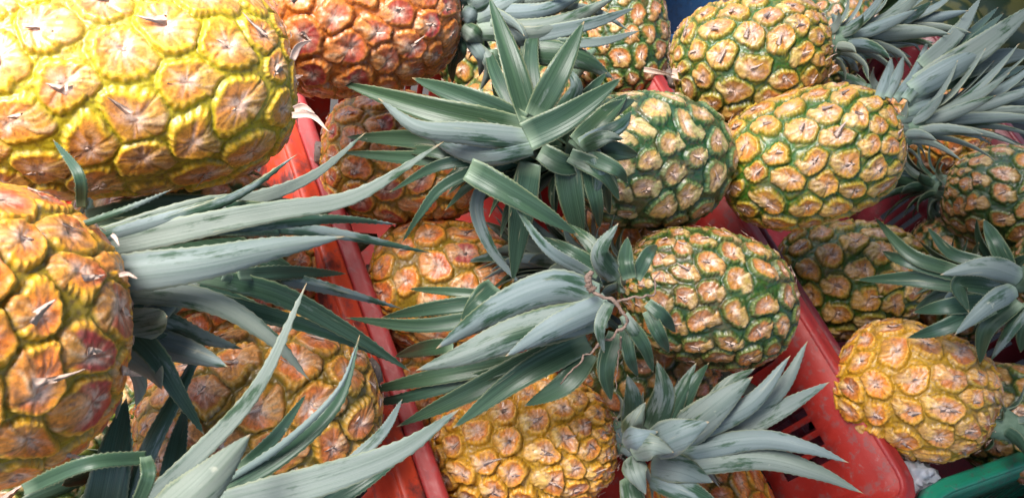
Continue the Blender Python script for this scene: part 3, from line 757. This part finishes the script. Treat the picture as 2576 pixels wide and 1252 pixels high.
# ---- crown of the dark rimmed pineapple (9)
pc(p9, 46, .035, .09, 309, tone='b', wid=.023, spread=.95, height=.06)
hr(p9, 5, .725, .745, [
 (((560, 480), (420, 500), (270, 540)), 80, 'd', dict(d1=.79)),
 (((760, 230), (500, 210), (340, 200)), 46, 'd', dict(d1=.77)),
 (((760, 260), (450, 300), (200, 345)), 80, 'd', dict(d1=.77)),
 (((780, 330), (400, 385), (20, 345)), 76, 'd', dict(d1=.77)),
 (((700, 640), (350, 740), (60, 790)), 60, 'k', dict(d1=.78)),
 (((900, 560), (480, 640), (80, 725)), 92, 'd', dict(d1=.76)),
 (((960, 560), (700, 640), (420, 725)), 60, 'd', dict(d1=.75)),
 (((1120, 480), (640, 720), (275, 895)), 118, 'd', dict(d1=.75)),
 (((1250, 520), (1120, 680), (920, 790)), 120, 'g', dict(d1=.73)),
 (((1240, 460), (900, 640), (558, 902)), 130, 'd', dict(d1=.72)),
 (((770, 185), (690, 260), (600, 360)), 110, 'g', dict(d0=.73, d1=.72)),
 (((1380, 420), (1330, 600), (1358, 765)), 96, 'd', {}),
 (((1420, 380), (1450, 540), (1492, 642)), 66, 'g', {}),
 (((1430, 350), (1520, 480), (1570, 620)), 70, 'g', {}),
 (((1540, 310), (1600, 430), (1650, 520)), 70, 'g', {}),
 (((1540, 270), (1620, 340), (1682, 420)), 66, 'g', {}),
 (((1420, 330), (1480, 420), (1545, 505)), 62, 'b', {}),
 (((1260, 130), (1040, 0), (865, -225)), 62, 'p', dict(d1=.70)),
 (((1300, 120), (1150, 20), (1000, -60)), 90, 'd', {}),
 (((1350, 120), (1250, -30), (1130, -130)), 80, 'b', {}),
 (((1380, 150), (1300, 20), (1394, -130)), 110, 'b', dict(d1=.70)),
 (((1480, 150), (1540, 30), (1590, -20)), 70, 'd', {}),
 (((1450, 150), (1430, 60), (1440, -60)), 80, 'd', {}),
 (((1290, 250), (1060, 200), (760, 320), (475, 502)), 185, 's', dict(d0=.71, d1=.71)),
 (((1330, 320), (900, 420), (620, 530), (372, 612)), 185, 's', dict(d0=.70, d1=.70)),
 (((1340, 270), (1060, 400), (825, 540)), 130, 's', dict(d0=.69, d1=.69)),
 (((1350, 270), (1300, 390), (1322, 522)), 62, 'p', dict(d0=.68, d1=.68)),
])
# ---- crown of the golden one at the bottom (10)
pc(p10, 34, .035, .085, 310, tone='b', wid=.026, spread=.9)
hr(p10, 0, .81, .80, [
 (((1590, 1080), (1592, 1000), (1578, 941)), 60, 'b', {}),
 (((1640, 1080), (1670, 990), (1653, 906)), 70, 'b', {}),
 (((1670, 1080), (1715, 980), (1752, 911)), 48, 'b', {}),
 (((1690, 1070), (1740, 970), (1784, 911)), 44, 'b', {}),
 (((1760, 1070), (1830, 970), (1900, 925)), 50, 'b', {}),
 (((1780, 1100), (1920, 1050), (2087, 960)), 58, 'p', {}),
 (((1780, 1080), (1950, 990), (2032, 857)), 50, 's', {}),
 (((1700, 1100), (1880, 1020), (1989, 893)), 58, 's', dict(d1=.77)),
 (((1690, 1110), (1790, 1030), (1894, 946)), 92, 's', dict(d1=.77)),
 (((1580, 1200), (1600, 1270), (1650, 1330)), 60, 'b', {}),
 (((1640, 1200), (1730, 1235), (1840, 1300)), 66, 'b', {}),
 (((1640, 1165), (1720, 1180), (1795, 1212)), 76, 's', {}),
 (((1690, 1170), (1900, 1150), (2050, 1185), (2172, 1240)), 66, 's', dict(d1=.77)),
 (((1700, 1140), (1900, 1105), (2030, 1125), (2136, 1163)), 58, 's', dict(d1=.76)),
 (((1590, 1150), (1600, 1190), (1625, 1243)), 62, 's', dict(d0=.79, d1=.77)),
 (((1580, 1095), (1600, 1050), (1625, 1010)), 50, 's', dict(d0=.79, d1=.77)),
 (((1640, 1120), (1710, 1090), (1784, 1060)), 96, 's', dict(d0=.78, d1=.75)),
 (((1570, 1110), (1600, 1100), (1655, 1085)), 64, 's', dict(d0=.79, d1=.765)),
 (((1590, 1130), (1640, 1120), (1695, 1137)), 70, 's', dict(d0=.78, d1=.76)),
])
# ---- crown of the leaning golden pineapple (14)
pc(p14, 46, .03, .10, 314, tone='b', wid=.018, spread=.68, height=.07, wmin=.7, droop=.15)
hr(p14, 3, .86, .92, [
 (((1200, 330), (1370, 180), (1500, -10)), 80, 'p', {}),
 (((1300, 330), (1450, 170), (1587, 38)), 50, 'g', dict(d1=.95)),
 (((1330, 330), (1500, 170), (1615, 68)), 44, 'g', dict(d1=.95)),
 (((1400, 370), (1600, 290), (1790, 270)), 92, 'p', {}),
 (((1300, 430), (1570, 380), (1780, 330)), 66, 'g', {}),
 (((1180, 430), (1500, 240), (1790, 10)), 135, 'p', dict(d1=.88)),
 (((1150, 460), (1380, 330), (1580, 230)), 120, 's', dict(d1=.87)),
 (((1130, 500), (1290, 430), (1415, 395)), 90, 's', {}),
 (((1130, 560), (1350, 500), (1516, 495)), 66, 's', {}),
 (((1080, 600), (1280, 560), (1426, 585)), 60, 's', {}),
 (((1050, 610), (1200, 610), (1306, 670)), 60, 's', {}),
 (((1060, 630), (1180, 670), (1246, 716)), 50, 's', {}),
 (((1070, 500), (1170, 380), (1236, 200)), 60, 's', {}),
 (((1120, 500), (1230, 350), (1310, 190)), 70, 's', {}),
 (((990, 490), (1030, 390), (1050, 290)), 60, 's', {}),
 (((1030, 490), (1080, 380), (1112, 280)), 50, 's', {}),
])
# ---- crown of the green gold pineapple (13)
pc(p13, 40, .03, .08, 313, tone='b', wid=.020, spread=.8, height=.06)
hr(p13, 3, .98, 1.02, [
 (((800, 200), (960, 150), (1107, 75)), 90, 's', {}), (((850, 230), (1060, 180), (1250, 155)), 80, 's', {}),
 (((850, 250), (1060, 215), (1270, 215)), 70, 's', {}), (((760, 190), (860, 140), (930, 68)), 80, 's', {}),
 (((750, 250), (850, 235), (922, 265)), 80, 's', {}), (((770, 300), (840, 315), (886, 362)), 50, 's', {}),
 (((740, 180), (775, 120), (748, 68)), 50, 's', {}), (((880, 270), (1040, 262), (1150, 290)), 60, 'b', {}),
])
# ---- grey crown facing the viewer at the right edge (18)
pc(p18, 20, .05, .09, 318, tone='g', wid=.026, spread=1.0)
hr(p18, 6, .87, .90, [
 (((1500, 60), (1350, 20), (1230, -110)), 60, 'd', dict(d1=.93)),
 (((1380, 110), (1150, 30), (965, -160)), 70, 'd', dict(d1=.92)),
 (((1500, 150), (1120, 60), (1000, 10)), 80, 'd', dict(d1=.93)),
 (((1500, 190), (1180, 150), (868, 155)), 92, 'd', dict(d1=.93)),
 (((1650, 120), (1570, -40), (1515, -150)), 86, 'd', {}),
 (((1560, 260), (1320, 290), (1155, 320)), 96, 'd', {}),
 (((1560, 290), (1300, 400), (1128, 447)), 92, 'd', {}),
 (((1690, 260), (1530, 400), (1495, 580)), 92, 'd', {}),
 (((1740, 280), (1640, 420), (1550, 560)), 60, 'b', {}),
 (((1780, 260), (1720, 400), (1700, 520)), 80, 'g', {}),
 (((1650, 190), (1400, 170), (1440, 320)), 120, 'g', dict(d0=.86, d1=.86)),
 (((1700, 140), (1520, 90), (1295, 130)), 120, 's', dict(d0=.85, d1=.84)),
 (((1670, 200), (1540, 280), (1368, 432)), 100, 's', dict(d0=.84, d1=.83)),
])
pc(p17, 40, .03, .075, 317, tone='g', wid=.020, height=.06)
pc(p19, 30, .035, .08, 319, tone='d', wid=.022)
pc(p16, 14, .03, .06, 316, tone='g', wid=.020)
pc(p15, 24, .03, .06, 315, tone='g', wid=.020)
pc(p6, 16, .03, .07, 306, tone='d'); pc(p7, 16, .03, .07, 307, tone='d'); pc(p4, 12, .03, .07, 304, tone='d')
pc(p4b, 12, .04, .07, 334, tone='d'); pc(p11, 10, .03, .06, 311, tone='d'); pc(p12, 16, .03, .07, 312, tone='b')
pc(p20, 14, .03, .06, 320, tone='g'); pc(p21, 10, .03, .06, 321, tone='g')

# large dried bracts at the stem ends
def dry(p, d, rows):
    for pts, w in rows:
        leaf(p['root'], p['org'], [at(u, v, d - .004 * k) for k, (u, v) in enumerate(pts)], w * .75 * d / F, mat=M_DRY, name='dry_bract', cup=.5, twist=50, nl=16, teeth=.0002)
dry(p1, .545, [(((735, 290), (785, 290), (828, 332)), 24), (((740, 275), (765, 268), (792, 285)), 26), (((735, 150), (752, 115), (785, 100)), 26), (((745, 195), (752, 192), (762, 190)), 12)])
dry(p3, .40, [(((282, 590), (292, 600), (300, 618)), 12), (((300, 692), (322, 688), (345, 700)), 14)])
dry(p13, .93, [(((1690, 185), (1750, 190), (1790, 170)), 40), (((1760, 210), (1758, 150), (1775, 110)), 12), (((1620, 175), (1650, 180), (1700, 190)), 20)])

# ------------------------------------------------------------------ dry root lying over crown 9
def tube(name, pts, r, mat, parent=None, org=None, n=8, taper=True, seed=3):
    rs = np.random.RandomState(seed); c = spline(pts, 50); c = c + np.stack([vn(c, 190, 3) - .5, vn(c, 190, 8) - .5, vn(c, 190, 13) - .5], 1) * .0045; T = np.gradient(c, axis=0); T /= np.linalg.norm(T, axis=1)[:, None]
    B = np.cross(T, [0.1, .2, 1.]); B /= np.linalg.norm(B, axis=1)[:, None]; N = np.cross(T, B); V = []
    for i in range(50):
        rr = r * (1 - .6 * i / 50 if taper else 1) * (1 + rs.randn() * .18)
        for k in range(n):
            a = k / n * 6.2832; V.append(c[i] + (B[i] * math.cos(a) + N[i] * math.sin(a)) * rr)
    Fc = [(i * n + j, i * n + (j + 1) % n, (i + 1) * n + (j + 1) % n, (i + 1) * n + j) for i in range(49) for j in range(n)]
    Fc += [tuple(range(n - 1, -1, -1)), tuple(range(49 * n, 50 * n))]
    return mesh_obj(name, V, Fc, mat, parent, org)
cv = px(5)
RD = .655
rt = empty('dry_root', at(*cv((1260, 210)), RD), label='thin brown dry root draped over the crown right of centre', cat='root')
ro = np.array(rt.location)
tube('main_strand', [at(*cv(p), RD + z) for p, z in (((1255, 135), 0), ((1262, 215), 0), ((1390, 270), -.003), ((1432, 355), 0), ((1385, 425), .005), ((1290, 480), .01), ((1200, 570), .02), ((1100, 667), .03))], .0016, M_TWIG, rt, ro)
tube('side_strand', [at(*cv(p), RD + z) for p, z in (((1385, 268), 0), ((1500, 245), .004), ((1580, 205), .008), ((1570, 150), .01), ((1600, 100), .012))], .0012, M_TWIG, rt, ro, seed=4)
tube('rootlet', [at(*cv(p), RD + z) for p, z in (((1262, 210), 0), ((1238, 180), 0), ((1250, 120), 0), ((1262, 128), 0))], .0034, M_TWIG, rt, ro, seed=5)
tube('rootlet', [at(*cv(p), RD + z) for p, z in (((1410, 440), .005), ((1400, 520), .02), ((1380, 700), .03))], .0007, M_TWIG, rt, ro, seed=6)

# ------------------------------------------------------------------ crumpled plastic bags
def bag(u, v, d, sx, seed, label):
    b = NB('thin_plastic'); b.b.inputs['Base Color'].default_value = (.62, .66, .72, 1); b.b.inputs['Roughness'].default_value = .28
    b.b.inputs['Transmission Weight'].default_value = .55; b.b.inputs['IOR'].default_value = 1.2
    C = at(u, v, d); n = 19; ph = np.linspace(0, math.pi, n); th = np.linspace(0, 2 * math.pi, n, endpoint=False)
    A, B = np.meshgrid(ph, th, indexing='ij'); p = np.stack([np.sin(A) * np.cos(B), np.sin(A) * np.sin(B), np.cos(A)], -1).reshape(-1, 3)
    r = .62 + .75 * np.abs(vn(p, 2.1, seed) - .5) * 2 + .55 * np.abs(vn(p, 4.3, seed + 1) - .5) * 2 + .05 * np.abs(vn(p, 9, seed + 2) - .5) * 2
    V = C + (p * r[:, None]) * sx
    i = np.arange(n - 1)[:, None]; j = np.arange(n)[None, :]
    f = np.stack([i * n + j, (i + 1) * n + j, (i + 1) * n + (j + 1) % n, i * n + (j + 1) % n], -1).reshape(-1, 4)
    return tag(mesh_obj('plastic_bag', V, f, b.m, None, C, smooth=False), label, 'bag', 'crumpled plastic bags')
bag(2306, 1196, .93, .017, 5, 'crumpled clear bag between the red rim corner and the green crate')
bag(852, 398, .95, .022, 9, 'crumpled pale bag inside the red crate by its left rim')

# ------------------------------------------------------------------ watermelons far behind
def melon(u, v, d, r, el, phi, seed, label):
    b = NB('melon_skin'); co = b.coord(); wv = b.n('ShaderNodeTexWave'); wv.inputs['Scale'].default_value = 9; wv.inputs['Distortion'].default_value = 6; wv.inputs['Detail'].default_value = 3
    wv.inputs['Detail Scale'].default_value = 3; wv.bands_direction = 'Y'; b.l(co, wv.inputs['Vector'])
    b.l(b.mix(b.ramp(wv.outputs['Fac'], [(.35, 0), (.7, 1)]), (.012, .026, .010), (.075, .075, .022)), b.b.inputs['Base Color']); b.b.inputs['Roughness'].default_value = .35
    C = at(u, v, d); n = 40; ph = np.linspace(0, math.pi, n); th = np.linspace(0, 2 * math.pi, n, endpoint=False)
    A, B = np.meshgrid(ph, th, indexing='ij'); p = np.stack([np.cos(A) * el, np.sin(A) * np.cos(B), np.sin(A) * np.sin(B)], -1).reshape(-1, 3) * r
    i = np.arange(n - 1)[:, None]; j = np.arange(n)[None, :]
    f = np.stack([i * n + j, i * n + (j + 1) % n, (i + 1) * n + (j + 1) % n, (i + 1) * n + j], -1).reshape(-1, 4)
    o = mesh_obj('watermelon', p, f, b.m); o.location = Vector(C); a = math.radians(phi)
    o.rotation_euler = (0, .2, a); return tag(o, label, 'watermelon', 'watermelons behind the crates')
melon(2250, -60, 1.55, .11, 1.3, 20, 1, 'dark striped watermelon at the top edge, leftmost of those behind the crates')
melon(2470, 10, 1.55, .12, 1.25, -10, 2, 'dark striped watermelon behind the tall grey crown tips at the top right')
melon(2620, -40, 1.75, .13, 1.2, 40, 3, 'dark striped watermelon in the top right corner')
melon(2340, 150, 1.50, .10, 1.3, -40, 4, 'dark striped watermelon behind the short grey crown at the top right')
